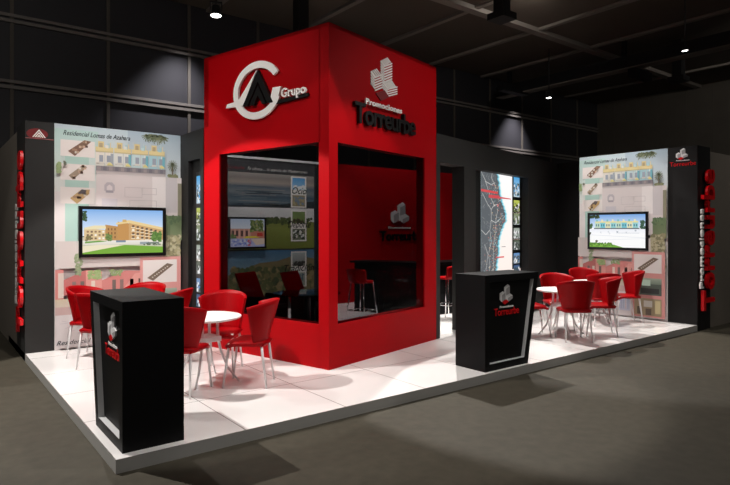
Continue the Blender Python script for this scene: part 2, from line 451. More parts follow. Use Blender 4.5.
# ------------------------------------------------------------------ reception counters
def counter(loc, rz, flip, label):
    t = thing('reception_counter', label, 'counter', loc, rz, 'black reception counters')
    H = 1.10; D = .455; wb_, wt = .785, 1.0
    def X(x): return -x if flip else x
    def xr(z): return wb_ + (wt-wb_)*z/H
    b = .08
    O = [(0,0),(xr(0),0),(xr(H),H),(0,H)]
    I = [(b,b),(xr(b)-b,b),(xr(H-b)-b,H-b),(b,H-b)]
    dp = .06
    mb = MB()
    def P(p, y): return (X(p[0]), y, p[1])
    def face(pts): mb.poly(pts[::-1] if flip else pts)
    for k in range(4):
        j = (k+1)%4
        face([P(O[k],0),P(O[j],0),P(I[j],0),P(I[k],0)])
        face([P(O[j],0),P(O[k],0),P(O[k],D),P(O[j],D)])
        face([P(I[k],0),P(I[j],0),P(I[j],.002),P(I[k],.002)])
    face([P(O[3],D),P(O[2],D),P(O[1],D),P(O[0],D)])
    face([P(q,dp+.004) for q in I])
    mb.build('body', M_blk2, t)
    mb = MB()
    for k in range(4):
        j = (k+1)%4
        c = lambda p: ((p[0]-.45)*.9985+.45, (p[1]-.55)*.9985+.55)
        i1, i2 = I[k], I[j]; q1, q2 = c(I[k]), c(I[j])
        face([P(q2,.003),P(q1,.003),P(q1,dp),P(q2,dp)])
    mb.build('recess_liner', M_liner, t)['label'] = 'pale grey lining around the recessed panel'
    mb = MB()
    a = [P(((q[0]-.45)*.99+.45,(q[1]-.55)*.99+.55),dp-.01) for q in I]
    a2 = [P(((q[0]-.45)*.99+.45,(q[1]-.55)*.99+.55),dp+.003) for q in I]
    mb.mesh(a+a2, [(0,1,2,3),(7,6,5,4)]+[(k,4+k,4+(k+1)%4,(k+1)%4) for k in range(4)])
    mb.build('front_panel', M_blk2, t)
    cx = -.44 if flip else .44
    F = Matrix(((1,0,0,cx),(0,0,-1,dp-.01),(0,1,0,0),(0,0,0,1)))
    mb = MB(); icon_solid(mb, -.125, .745, .235, 0, .008, {'t':0,'l':0,'r':1,'R':2})
    mb.build('block_icon', [M_ig1,M_ig2,M_letr], t, F)['label'] = 'white, grey and red block icon'
    mb = MB(); add_text(mb, 'Promociones', 0, .70, .25, .026, .006, .008, offset=.02, align='C')
    mb.build('white_lettering', M_letw, t, F)
    mb = MB(); add_text(mb, 'Torreurbe', 0, .615, .46, .085, .006, .008, align='C', offset=.004, space=.95)
    mb.build('red_lettering', M_letr, t, F)
    return t
counter((3.985,.055,Z0), 0, False, 'black reception counter in front of the right booth, red logo on its front')
counter((.068,.09,Z0), -pi/2, True, 'nearest black reception counter at the left corner of the platform')

# ------------------------------------------------------------------ chairs and tables
def make_chair(label, loc, rz):
    t = thing('tub_chair', label, 'chair', loc, rz, 'red tub chairs with white legs')
    def P(i,j):
        a = -1+2*i/20; tt = j/10
        w = .188+.084*tt; d = .10+.17*tt; yr = -.185-.125*tt
        A = a*radians(82)
        x = w*sin(A)/sin(radians(82)); y = yr + d*(1-cos(A))/(1-cos(radians(82)))
        z = .45 + tt*(.448 - .065*a*a)
        return Vector((x,y,z))
    mb = MB(); mb.shell(P, 21, 11, .022); mb.build('backrest', M_chair, t)
    def Q(i,j):
        a = -1+2*i/14; c = -1+2*j/14
        # rounded-square plan
        k = 1/ (abs(a)**4+abs(c)**4)**.25 if (a or c) else 1
        m = max(abs(a),abs(c)); 
        x = a*k*m*.215 if (a or c) else 0; y = c*k*m*.22 if (a or c) else 0
        z = .47 - .018*(1-m*m) - (.03*max(0,c-.55)/.45 if c > .55 else 0) - .03*max(0,m-.85)/.15
        return Vector((x,y+.0,z))
    mb = MB(); mb.shell(Q, 15, 15, .03); mb.build('seat', M_chair, t)
    for sx in (-1,1):
        for sy in (-1,1):
            mb = MB(); mb.tube([(sx*.165,sy*.165,.455),(sx*.19,sy*.225,0)], [.016,.009], 10); mb.build('leg', M_metal, t)
    return t
chair0 = None
def place_chair(x, y, fx, fy, label):
    global chair0
    rz = atan2(fy,fx)-pi/2
    if chair0 is None: chair0 = make_chair(label, (x,y,Z0), rz); return chair0
    return dup(chair0, (x,y,Z0), rz, label)

table0 = None
def place_table(x, y, rz, label):
    global table0
    if table0 is not None: return dup(table0, (x,y,Z0), rz, label)
    t = thing('round_table', label, 'table', (x,y,Z0), rz, 'round white tables')
    mb = MB(); mb.lathe([(.001,.672),(.36,.672),(.372,.68),(.375,.69),(.372,.697),(.365,.70),(.001,.70)], 56, sm=True); mb.build('tabletop', M_white, t)
    mb = MB(); mb.box(-.12,-.12,.43,.12,.12,.485); mb.build('brace_block', M_metal, t, bevel=.006)
    for k in range(4):
        a = pi/4+k*pi/2; c, s = cos(a), sin(a)
        pr = [(.13,.672),(.125,.58),(.13,.46),(.16,.33),(.235,.15),(.36,0)]
        mb = MB(); mb.tube([(r*c,r*s,z) for r,z in pr], [.017,.017,.017,.015,.013,.010], 10); mb.build('leg', M_metal, t)
    table0 = t; return t

place_table(1.34,1.65,.1,'round white table nearest the red tower, right of the front counter')
place_table(.98,3.30,.4,'round white table hidden behind the front left counter')
place_table(6.78,.93,.2,'round white table nearest the right front counter')
place_table(8.44,1.36,.5,'round white table closest to the right display wall')
place_chair(1.00,1.39,.76,.65,'red chair directly behind the left counter, back towards the camera')
place_chair(1.66,1.98,-.62,-.78,'red chair behind the tower-side white table, facing the camera')
place_chair(1.66,1.27,-.76,.65,'red chair in profile beside the tower, right of the white table')
place_chair(.64,3.02,.78,.55,'front one of the two red chairs left of the black counter')
place_chair(.66,3.68,.65,-.76,'back one of the two red chairs left of the black counter')
place_chair(1.28,3.64,-.62,-.78,'red chair seen above the left counter top, in front of the poster')
place_chair(1.34,2.87,-.76,.65,'red chair with only its tip showing right of the left counter top')
place_chair(6.52,.545,.61,.79,'red chair in the right booth with its back square to the camera')
place_chair(6.38,1.17,.80,-.58,'red chair half hidden by the right counter, seat beside its flared edge')
place_chair(7.16,1.24,-.61,-.79,'red chair behind the first right booth table, against the black wall')
place_chair(7.24,.56,-.66,.75,'red chair in profile, right of the chair whose back faces the camera')
place_chair(8.13,1.02,.70,.71,'red chair with its back turned, in front of the far right table')
place_chair(8.73,1.72,-.62,-.78,'rearmost red chair in front of the right poster, facing the camera')
place_chair(8.77,.96,-.76,.65,'rightmost red chair, beside the lower photos of the right poster')

# meeting table and chairs inside the tower
t = thing('glass_table', 'glass meeting table with black base seen through the left tower window', 'table', (3.30,2.75,Z0))
mb = MB(); mb.lathe([(.001,.71),(.48,.71),(.48,.722),(.001,.722)], 56, sm=False); mb.build('glass_top', M_gtop, t)
mb = MB(); mb.lathe([(.28,0),(.28,.02),(.05,.04),(.05,.70),(.2,.71),(.001,.71)], 32); mb.build('pedestal', M_blk2, t)
def lounge(loc, rz, label):
    t = thing('meeting_chair', label, 'chair', loc, rz, 'meeting chairs inside the tower')
    def P(i,j):
        a = -1+2*i/10; k = j/8
        return Vector((a*.27, -.20-.22*k, .42+.52*k))
    mb = MB(); mb.shell(P, 11, 9, .03); mb.build('backrest', M_chair, t, bevel=.008)
    mb = MB(); mb.box(-.27,-.22,.40,.27,.22,.45); mb.build('seat', M_blk2, t, bevel=.012)
    for sx in (-1,1):
        mb = MB(); mb.box(sx*.285-.015,-.22,.02,sx*.285+.015,.2,.60); mb.build('arm_panel', M_blk2, t, bevel=.01)
    mb = MB(); mb.box(-.2,-.2,0,.2,.2,.06); mb.box(-.04,-.04,.05,.04,.04,.41); mb.build('base', M_blk2, t)
    return t
l0 = lounge((3.22,3.78,Z0), radians(-150), 'left one of two dark red chairs behind the smoked left window')
dup(l0, (3.86,3.50,Z0), radians(-150), 'right one of two dark red chairs behind the smoked left window')

# bar and stools
mb = MB()
bar = thing('bar_counter', 'black bar counter in front of the red rear wall', 'bar', (0,0,Z0))
op = [(5.78,4.95),(6.25,3.55),(7.75,3.50),(7.75,3.98),(6.62,4.02),(6.22,5.1)]
mb.prism(op, 0, .96); mb.build('body', M_blk2, bar)
op2 = [(5.70,5.0),(6.20,3.49),(7.79,3.43),(7.79,4.02),(6.66,4.07),(6.25,5.15)]
mb = MB(); mb.prism(op2, .96, 1.0); mb.build('worktop', M_blk2, bar, bevel=.004)
def make_stool(loc, rz, label):
    t = thing('bar_stool', label, 'stool', loc, rz, 'red bar stools with chrome legs')
    def P(i,j):
        a = -1+2*i/12; k = j/6; w = .18+.02*k
        return Vector((w*a, -.17-.05*k+.06*a*a, .76+.22*k-.02*a*a))
    mb = MB(); mb.shell(P, 13, 7, .018); mb.build('backrest', M_chair, t)
    mb = MB(); mb.prism([(.19*cos(2*pi*k/32)*(1 if abs(cos(2*pi*k/32))<.8 else 1),.185*sin(2*pi*k/32)) for k in range(32)], .735, .775); mb.build('seat', M_chair, t, bevel=.01)
    for sx in (-1,1):
        for sy in (-1,1):
            mb = MB(); mb.tube([(sx*.13,sy*.13,.74),(sx*.20,sy*.20,0)], .011, 8); mb.build('leg', M_chrome, t)
    mb = MB(); r = .17
    mb.tube([(-r,-r,.28),(r,-r,.28)], .009, 8); mb.tube([(r,-r,.28),(r,r,.28)], .009, 8); mb.tube([(r,r,.28),(-r,r,.28)], .009, 8); mb.tube([(-r,r,.28),(-r,-r,.28)], .009, 8)
    mb.build('footrest', M_chrome, t)
    return t
s0 = make_stool((4.75,3.35,Z0), radians(-75), 'red bar stool seen through the right tower window')
dup(s0, (6.42,3.02,Z0), radians(5), 'left bar stool in the black doorway, cut by the tower edge')
dup(s0, (7.02,3.0,Z0), radians(-8), 'right bar stool in the black doorway, above the counter top')

# ------------------------------------------------------------------ printed graphics
def backing(W, H, d): 
    mb = MB(); mb.box(0,0,-d,W,H,-.0005); return mb

def poster(c):
    c.grad(0,0,1,.30,(186,208,216),(226,222,220)); c.grad(0,.30,1,1,(226,218,216),(214,204,202), False)
    c.grad(0,.02,.32,.30,(178,214,208),(222,224,218))
    c.grad(.55,0,1,.22,(160,184,200),(206,214,218))
    # hanging leaves at top
    c.foliage(.70,.014,.86,.026,[(70,84,52),(92,104,64),(54,66,44)],40,.022)
    for cx_ in (.71,.755,.80,.845):
        for k in range(9):
            a = pi*(.08+.84*k/8); c.line(cx_,.012,cx_+.05*cos(a),.012+random.uniform(.030,.046)*sin(a),.012,random.choice([(92,104,70),(70,84,54),(112,120,84)]), k == 0)
    c.text('Residencial Lomas de Azahara', .06, .047, .51, .021, (28,40,44), shear=.35, offset=.006)
    # plans
    for i, (y0, y1) in enumerate(((.068,.141),(.174,.247),(.278,.352))):
        c.r(.041,y0,.293,y1,(238,228,222))
    c.r(.074,.141,.248,.174,(166,204,192)); c.r(.074,.247,.248,.278,(166,204,192)); c.r(.074,.352,.248,.60,(166,204,192))
    for (p, col) in (([(.115,.130),(.235,.076),(.285,.080),(.165,.150)],(112,76,56)),([(.12,.238),(.225,.187),(.255,.197),(.15,.257)],(150,128,104)),([(.13,.340),(.205,.302),(.275,.298),(.27,.318),(.18,.364)],(190,152,92))):
        p = [(x-.02,y-.012) for x,y in p]
        c.pg(p[::-1], col)
        (ax,ay),(bx,by) = p[0],p[1]
        for k in range(9):
            f = random.random(); g = random.random()*.8+.1
            x = ax+(bx-ax)*f+(p[-1][0]-ax)*g; y = ay+(by-ay)*f+(p[-1][1]-ay)*g
            c.r(x-.008,y-.005,x+.012,y+.005,random.choice([(225,215,200),(70,44,36),(205,170,140),(160,120,90)]), k == 0)
    c.pg([(.165,.306),(.195,.286),(.23,.290),(.22,.306)][::-1], (64,56,58))
    # row of houses
    hx = [.297,.44,.58,.72,.86]; c.dy = -.034
    tint = [(232,226,214),(224,226,218),(190,216,218),(158,204,214)]
    for i in range(4):
        x0, x1 = hx[i], hx[i+1]-.006
        c.r(x0,.135,x1,.215,tint[i])
        c.r(x0,.122,x1,.142,(226,206,140))
        c.r(x0+.02,.096,x0+.065,.124,(222,200,132)); c.r(x0+.028,.104,x0+.055,.124,(170,150,110))
        c.r(x1-.045,.104,x1-.03,.126,(150,200,206)); c.line(x1-.036,.09,x1-.036,.126,.006,(190,210,208))
        c.r(x0+.075,.112,x0+.10,.126,tint[i]); c.r(x0+.11,.100,x0+.118,.126,(226,212,160)); c.r(x0,.141,x1,.146,(196,180,128)); c.r(x0+.068,.146,x0+.074,.215,(190,196,196))
        c.r(x0+.005,.196,x0+.066,.199,(176,170,160)); c.r(x1-.03,.146,x1-.024,.215,(236,236,224)); c.line(x0+.01,.088,x0+.01,.124,.005,(206,206,200))
        for a in (.028,.085):
            c.r(x0+a,.160,x0+a+.030,.190,(140,150,165)); c.r(x0+a-.005,.190,x0+a+.035,.199,(210,206,196))
        c.r(x1-.022,.15,x1,.205,(96,168,184) if i > 0 else (150,160,170))
        c.pg([(x0+.085,.205),(x1,.205),(x1-.02,.192),(x0+.10,.192)],(226,214,130))
    c.r(.297,.210,.86,.232,(118,112,118)); c.grad(.297,.232,.86,.246,(160,150,150),(206,196,194))
    for i in range(12): c.r(.305+i*.046,.213,.332+i*.046,.230,(96,94,104) if i % 2 else (142,132,132), i == 0)
    c.dy = 0
    # palm and trees
    c.r(.915,.15,.925,.21,(92,78,58))
    for k in range(14):
        a = k/14*2*pi; c.line(.92,.145,.92+.045*cos(a),.149+.028*sin(a)+.006,.010,(78,88,58), k == 0)
    c.foliage(.885,.20,.965,.215,[(96,104,66),(120,120,80)],24,.018)
    c.foliage(.02,.175,.035,.215,[(112,140,86),(140,164,104)],24,.02)
    c.foliage(.06,.168,.085,.18,[(90,96,74)],6,.012)
    # pale field with faint drawing
    c.grad(.297,.213,1,.50,(216,205,203),(208,198,198)); c.r(.745,.213,.86,.375,(234,226,224))
    c.grad(.86,.213,.96,.385,(200,192,194),(196,188,190))
    c.pg([(.36,.29),(.44,.29),(.44,.262),(.42,.250),(.38,.250),(.36,.262)],(178,170,176)); c.pg([(.378,.286),(.422,.286),(.422,.270),(.40,.260),(.378,.270)],(216,208,208))
    c.r(.37,.288,.43,.298,(150,146,154)); c.r(.34,.325,.46,.385,(196,190,196))
    for (x0,y0,x1,y1) in ((.52,.27,.66,.315),(.56,.33,.78,.375),(.66,.27,.78,.30)):
        for q in ((x0,y0,x1,y0),(x1,y0,x1,y1),(x1,y1,x0,y1),(x0,y1,x0,y0)): c.line(*q,.006,(188,178,180), False)
    c.r(.965,.24,1,.40,(122,118,92)); 
    # foliage behind the screen's right edge
    c.grad(.86,.40,1,.52,(78,104,62),(96,110,70)); c.foliage(.84,.50,1.0-.02,.72,[(130,122,82),(150,142,100),(108,104,70),(172,164,128)],190,.028)
    c.foliage(.98-.12,.40,.985,.44,[(84,110,66),(66,92,54)],20,.02)
    # lower housing street in red
    c.grad(0,.52,.84,.64,(200,188,184),(206,194,190))
    R1, R2, R3 = (206,116,110),(186,92,88),(222,144,134)
    c.pg([(0,.78),(.06,.78),(.06,.645),(0,.645)][::1], R1); c.r(.02,.66,.06,.77,(214,194,182))
    c.pg([(.06,.76),(.30,.76),(.30,.655),(.22,.650),(.06,.69)], R2); c.pg([(.22,.76),(.34,.76),(.34,.66),(.22,.652)], R3)
    c.pg([(.34,.76),(.72,.76),(.72,.665),(.52,.66),(.34,.70)], R1); c.pg([(.5,.75),(.9,.75),(.9,.66),(.6,.675)], R3)
    for x in (.12,.18,.26,.42,.48,.56,.63): c.r(x,.70,x+.028,.745,random.choice([(120,92,86),(226,206,190),(96,80,74)]), False)
    c.foliage(.14,.58,.19,.67,[(138,152,112),(120,138,98)],26,.018); c.foliage(.24,.655,.33,.69,[(134,164,92),(150,176,110)],26,.018); c.foliage(.40,.655,.50,.68,[(126,150,90)],14,.016)
    c.grad(0,.775,.9,.81,(200,180,150),(206,190,172)); c.r(0,.81,.9,.845,(196,160,156))
    c.grad(0,.845,.9,.99,(212,204,204),(204,196,196))
    for k in range(26):
        x = random.uniform(.03,.6); y = random.uniform(.86,.93)
        c.line(x,y,x+random.uniform(.02,.06),y+random.uniform(-.01,.01),.006,(186,178,184), k == 0)
    c.r(.40,.86,.62,.96,(178,184,204)); 
    for k in range(8): c.r(.42+.024*k,.87+.01*(k%3),.436+.024*k,.95,random.choice([(150,160,186),(206,206,212),(188,170,176)]), k == 0)
    # pink field with plan frame and two room photographs
    c.grad(.64,.60,.99,.985,(216,140,134),(206,126,122))
    c.r(.665,.615,.955,.725,(226,216,212)); c.pg([(.70,.70),(.87,.632),(.925,.640),(.75,.715)][::-1],(96,76,60))
    for k in range(8): c.r(.74+.018*k,.695-.007*k,.752+.018*k,.700-.007*k,(206,196,180), k == 0)
    c.r(.67,.755,.955,.855,(58,72,62)); c.grad(.67,.755,.955,.79,(150,166,146),(96,116,98)); c.r(.75,.765,.84,.80,(176,206,186)); c.r(.74,.815,.93,.845,(24,26,26)); c.r(.67,.80,.73,.85,(120,112,86))
    c.r(.67,.875,.955,.975,(150,134,98)); c.r(.77,.888,.86,.925,(206,206,196)); c.r(.70,.925,.74,.97,(70,60,44)); c.r(.79,.935,.85,.972,(84,70,56)); c.r(.89,.885,.945,.96,(196,180,128))
    c.text('Residencial Lomas', .008, .976, .40, .019, (30,32,36), shear=.35, offset=.006)
def make_poster(M, label):
    t = thing('wall_poster', label, 'poster'); t.matrix_world = M; t['group'] = 'housing posters on the display walls'
    backing(1.71,3.045,.012).build('board', M_liner, t)
    c = Canvas(1.71,3.045); c.haze = .2; poster(c); c.build('printed_graphic', M_print, t)
    return t
make_poster(facing(.341,4.366,.102,1,0), 'tall pale housing poster on the left display wall, behind the wall screen')
make_poster(facing(9.316,2.194,.102,0,-1), 'tall pale housing poster on the right display wall, beside the black end panel')

def screen(M, W, H, draw, label, d=.07, b=.045):
    t = thing('wall_screen', label, 'screen'); t.matrix_world = M; t['group'] = 'flat wall screens'
    mb = MB(); mb.box(-b,-b,-d,W+b,H+b,-.006); mb.build('housing', M_bezel, t, bevel=.004)
    mb = MB()
    for a in ((-b,-b,W+b,0),(-b,H,W+b,H+b),(-b,0,0,H),(W,0,W+b,H)): mb.box(a[0],a[1],-.008,a[2],a[3],.010)
    mb.build('bezel', M_bezel, t)
    c = Canvas(W,H); draw(c); c.build('picture', M_screen, t, Matrix.Translation((0,0,-.005)))
def scr_left(c):
    c.grad(0,0,1,.6,(132,178,232),(226,238,250)); c.grad(0,.62,1,1,(206,204,190),(196,200,160))
    c.foliage(.0,.0+.03,.05,.25,[(48,72,48),(70,96,60)],22,.02)
    def block(x0,x1,y0,y1,f):
        c.pg([(x0,y1),(x1,y1),(x1,y0+.04),(x0,y0)], f)
    block(.02,.28,.42,.72,(222,196,150)); block(.27,.42,.34,.72,(190,144,88)); block(.42,.56,.27,.74,(196,146,86)); c.pg([(.56,.74),(1,.74),(1,.42),(.56,.26)],(206,164,112))
    c.pg([(.40,.34),(.56,.30),(1,.46),(1,.40),(.56,.23),(.40,.30)],(232,206,150)); c.r(.48,.22,.53,.28,(214,176,110)); c.pg([(.02,.45),(.28,.43),(.27,.36),(.14,.36),(.02,.41)],(236,222,180))
    c.l += 1
    for i in range(4):
        for j in range(7):
            x = .60+.058*j; y = .35+.022*j+i*.085*(1-.05*j)
            c.r(x,y,x+.030,y+.045,random.choice([(110,86,66),(242,232,210),(90,74,64)]), False)
            c.r(x-.01,y+.045,x+.04,y+.062,(240,228,200), False)
    for i in range(3):
        for j in range(5): c.r(.05+.046*j,.48+.075*i,.075+.046*j,.52+.075*i,random.choice([(120,96,80),(244,238,228),(150,118,90)]), False)
        for j in range(3): c.r(.30+.04*j,.42+.09*i,.315+.04*j,.47+.09*i,(126,88,56), False)
    c.grad(0,.70,1,.80,(236,232,224),(222,216,200)); c.r(.40,.70,.52,.745,(120,140,160)); c.r(.70,.74,.82,.80,(150,160,164)); c.r(.80,.75,.95,.82,(110,122,118))
    c.pg([(0,1),(1,1),(1,.86),(.45,.80),(0,.96)],(120,170,60)); c.pg([(0,.97),(.5,.81),(.2,.80),(0,.82)],(236,226,196)); c.pg([(.03,.76),(.3,.72),(.2,.70),(.03,.72)],(110,160,70))
    c.foliage(.28,.56,.35,.70,[(96,120,62),(120,140,80)],22,.024); c.foliage(.04,.60,.10,.70,[(130,120,80)],10,.02); c.foliage(.86,.52,.98,.72,[(84,120,56),(106,142,70)],36,.028); c.foliage(.74,.78,.97,.82,[(84,96,70),(190,196,180)],20,.015)
def scr_right(c):
    c.grad(0,0,1,.45,(120,166,224),(222,236,248)); c.r(0,.40,1,1,(250,250,250))
    for i in range(8):
        x = .10+.098*i
        c.r(x,.22,x+.092,.42,[(190,214,190),(120,196,206),(226,222,180),(150,206,206)][i%4]); c.r(x,.20,x+.092,.245,(226,214,150)); c.r(x+.02,.145,x+.05,.21,[(120,190,190),(236,226,180)][i%2])
        for a in (.015,.055): c.r(x+a,.29,x+a+.02,.36,(70,120,140), False)
    c.r(.08,.405,.90,.44,(96,104,110)); c.foliage(.0,.0+.02,.18,.09,[(40,56,34),(64,80,44)],22,.03); c.foliage(.92,.20,.99,.42,[(70,100,80),(50,80,64)],22,.03); c.foliage(.01,.28,.05,.42,[(70,100,60)],12,.025)
    c.grad(0,.44,1,.62,(236,238,246),(252,252,252)); 
    for (x,y) in ((.20,.52),(.34,.50),(.36,.55),(.5,.5),(.66,.52),(.82,.46)): c.r(x,y,x+.03,y+.05,(150,160,170), False)
    c.line(.0,.62,1,.70,.008,(220,224,232)); c.line(.2,.78,1,.72,.006,(222,226,232)); c.line(.5,.56,.9,.56,.006,(170,180,190))
    c.pg([(0,1),(.62,1),(.46,.92),(.2,.88),(0,.86)],(112,166,60)); c.foliage(.02,.88,.42,.97,[(70,120,40),(130,180,70),(96,140,50)],50,.03); c.foliage(.12,.80,.15,.86,[(96,90,80)],6,.02); c.foliage(.0,.55,.02,.64,[(60,70,50)],6,.02)
def scr_in(c):
    c.grad(0,0,1,.5,(182,196,216),(226,226,226)); c.r(0,.35,.62,.72,(196,146,128)); c.r(.6,.42,1,.72,(188,120,100))
    for x in (.04,.16,.30,.44): c.r(x,.42,x+.07,.62,(96,70,66)); c.r(x+.08,.36,x+.11,.72,(226,170,150))
    c.foliage(.58,.05,.97,.45,[(96,112,60),(120,130,76),(150,150,100),(70,84,48)],80,.05); c.foliage(.02,.56,.16,.72,[(96,116,70)],16,.04)
    c.pg([(.36,.70),(.86,.68),(.74,.62),(.46,.62)],(216,190,70)); c.r(0,.70,1,1,(168,170,200)); c.pg([(.75,.95),(1,.9),(1,.7),(.6,.72)],(214,190,170)); c.foliage(.05,.74,.6,.95,[(140,150,200),(196,196,216),(110,120,180)],30,.05); c.foliage(.5,.72,.6,.95,[(190,80,90)],8,.03); c.r(.78,.5,.95,.62,(180,60,50))
screen(facing(.67,4.30,1.385,1,0), 1.09, .615, scr_left, 'wall screen with brick apartments on the left poster')
screen(facing(9.25,1.93,1.385,0,-1), 1.09, .615, scr_right, 'wall screen with turquoise houses on the right poster')
screen(facing(3.60,5.98,1.385,1,0), .725, .54, scr_in, 'screen with a pink villa pool, behind the smoked left window', .05, .035)

# mural inside the tower
def mural(c):
    c.r(0,0,1,1,(58,58,60))
    c.text('Torreurbe', .0+.01, .088, .18, .022, (120,30,36), shear=.2); c.text('Te ofrece ... la esencia del Mediterraneo', .22, .088, .68, .022, (196,196,192), shear=.35)
    def band(x0,y0,x1,y1,cols):
        n = len(cols)-1
        for i in range(n): c.grad(x0,y0+(y1-y0)*i/n,x1,y0+(y1-y0)*(i+1)/n,cols[i],cols[i+1], i == 0)
    band(.02,.108,.98,.346,[(146,142,136),(128,120,116),(150,140,130),(86,98,110),(120,126,128),(66,84,98),(96,112,120),(56,70,82)])
    for k in range(26):
        y = random.uniform(.2,.34); x = random.uniform(.03,.5); c.line(x,y,min(.97,x+random.uniform(.2,.5)),y+random.uniform(-.004,.004),.012,random.choice([(70,86,98),(112,120,122),(140,136,130),(50,64,76)]), k == 0)
    c.pg([(.4,.346),(.98,.346),(.98,.30),(.7,.32)],(48,54,58))
    band(.02,.356,.98,.66,[(206,206,206),(176,180,182)]); c.pg([(.02,.66),(.98,.66),(.98,.46),(.02,.45)],(120,128,66)); c.foliage(.40,.435,.95,.47,[(64,76,46),(84,94,56)],60,.03); c.grad(.02,.50,.98,.66,(126,134,68),(106,116,52))
    band(.02,.67,.98,1,[(70,108,138),(120,146,160),(120,140,150)])
    c.pg([(.02,1),(.98,1),(.98,.74),(.75,.71),(.55,.75),(.35,.76),(.18,.80),(.02,.84)],(118,106,76)); c.foliage(.05,.80,.95,.98,[(86,92,58),(110,104,70),(140,124,88),(70,80,54)],200,.05)
    for (y0, w, t) in ((.116,'Ocio',0),(.371,'Deporte',1),(.682,'Tradición',2)):
        y1 = y0+.235 if t < 2 else y0+.27
        c.r(.70,y0,.885,y1,(224,222,216)); h = y1-y0
        c.grad(.718,y0+.010,.868,y0+h*.42,[(80,150,206),(120,140,90),(180,190,190)][t],[(150,196,226),(110,130,70),(120,120,110)][t])
        c.r(.718,y0+h*.60,.868,y1-.010,[(150,140,110),(110,116,96),(150,160,150)][t])
        c.foliage(.73,y0+h*.30,.86,y0+h*.40,[[(226,230,230)],[(60,70,44),(80,60,50)],[(60,60,56)]][t],14,.02)
        c.foliage(.73,y0+h*.66,.86,y0+h*.90,[[(120,136,150),(170,160,120)],[(60,70,60),(200,204,200)],[(90,110,120),(120,130,110)]][t],16,.022)
        c.text(w, .80, y0+h*.555, [.17,.27,.36][t], .050, (16,16,18), shear=.3, offset=.006, align='C')
t = thing('wall_mural', 'dark mural of sea, golf field and hills behind the smoked left window', 'mural'); t.matrix_world = facing(3.54,6.036,Z0+.3,1,0)
backing(2.02,2.73,.012).build('board', M_blk, t)
c = Canvas(2.02,2.73); mural(c); c.build('printed_graphic', M_print, t)

# logo sign on the red rear wall
t = thing('wall_logo', 'block icon and black lettering on the red rear wall, seen through the right window', 'logo'); t.matrix_world = facing(7.93,6.05,1.44,1,0)
mb = MB(); icon_solid(mb, -.27, .36, .58, 0, .02, {'t':0,'l':0,'r':1,'R':2}); mb.build('block_icon', [M_ig1,M_ig2,mat('deep red logo cube',(90,4,12),.5)], t)
mb = MB(); add_text(mb, 'Torreurbe', .05, .02, 1.32, .22, .03, .03, align='C', offset=.02); mb.build('black_lettering', M_letb, t)
mb = MB(); add_text(mb, 'Promociones', 0, .30, .7, .05, .01, .02, align='C', offset=.02); mb.build('white_lettering', M_letw, t)

# backlit coast map
def cmap(c):
    c.grad(0,0,1,1,(255,255,255),(255,240,230))
    coast = [(.46,0),(.50,.05),(.52,.10),(.55,.16),(.58,.22),(.62,.27),(.70,.32),(.76,.36),(.74,.42),(.66,.47),(.58,.52),(.53,.58),(.50,.64),(.50,.70),(.47,.76),(.45,.82),(.43,.88),(.45,.94),(.50,1)]
    fine = []
    for (a,b_),(d,e) in zip(coast[:-1],coast[1:]):
        for k in range(4): fine.append((a+(d-a)*k/4+random.uniform(-.022,.022), b_+(e-b_)*k/4))
    coast = fine + [coast[-1]]
    def land(dx, col):
        c.l += 1
        for (a,b_),(d,e) in zip(coast[:-1],coast[1:]): c.pg([(0,e),(d+dx,e),(a+dx,b_),(0,b_)], col, False)
    land(.075,(226,244,246)); land(.05,(176,226,236)); land(.028,(96,192,214)); land(0,(88,94,99))
    c.pg([(.30,1),(.52,1),(.45,.90),(.42,.86)],(70,160,196))
    roads = [[(.0,.02),(.12,.09),(.2,.16),(.30,.24),(.40,.30)],[(.35,0),(.30,.06),(.38,.1),(.44,.15)],[(.12,.1),(.3,.12),(.42,.1)],[(.04,.2),(.18,.28),(.30,.33),(.36,.30),(.5,.28)],[(.30,.33),(.30,.42),(.26,.5),(.30,.6),(.22,.7),(.26,.8),(.2,.95)],[(.5,.33),(.44,.42),(.44,.52),(.38,.60),(.36,.7),(.38,.82),(.32,.95)],[(.1,.62),(.2,.70),(.14,.85)],[(0,.5),(.14,.54),(.26,.5)],[(.3,.42),(.44,.44),(.6,.4)]]
    c.l += 1
    for r in roads:
        for (a,b_),(d,e) in zip(r[:-1],r[1:]): c.line(a,b_,d,e,.012,(206,206,204), False)
    c.l += 1
    for k in range(160):
        y = random.uniform(.0,.97); cx = next(a for a,b_ in coast if b_ >= y); x = random.uniform(.02,max(.03,cx-.04))
        c.line(x,y,min(cx,x+random.uniform(-.06,.06)),y+random.uniform(.005,.03),.009,random.choice([(132,136,140),(150,150,150),(116,122,128)]), False)
    c.l += 1
    for k in range(240):
        y = random.uniform(.12,.98); cx = next(a for a,b_ in coast if b_ >= y)
        x = cx - abs(random.gauss(0,.16)); 
        if x > .02: c.blob(x,y,.010,.005,random.choice([(206,206,196),(220,190,150),(160,170,176),(200,120,110),(150,200,210)]), False, 6)
    c.pg([(.0,.165),(.50,.175),(.50,.195),(.0,.185)],(214,70,74)); c.r(.22,.205,.54,.232,(206,70,78)); c.pg([(.54,.214),(.93,.222),(.93,.23),(.54,.23)],(214,90,96)); c.r(.44,.73,.70,.742,(220,90,90)); c.r(.62,.645,.75,.65,(120,120,124)); c.blob(.5,.29,.03,.012,(200,110,110))
T = TM @ facing(3.81,.155,Z0+.55,1,0)
t = thing('map_lightbox', 'glowing coastal map panel in the black wall above the right counter', 'map panel'); t.matrix_world = T
mb = MB(); mb.box(.28,-.0,-.04,2.03,2.13,-.001); mb.box(.0,-.0,-.015,.28,2.13,-.0012); mb.build('box', M_blk2, t)
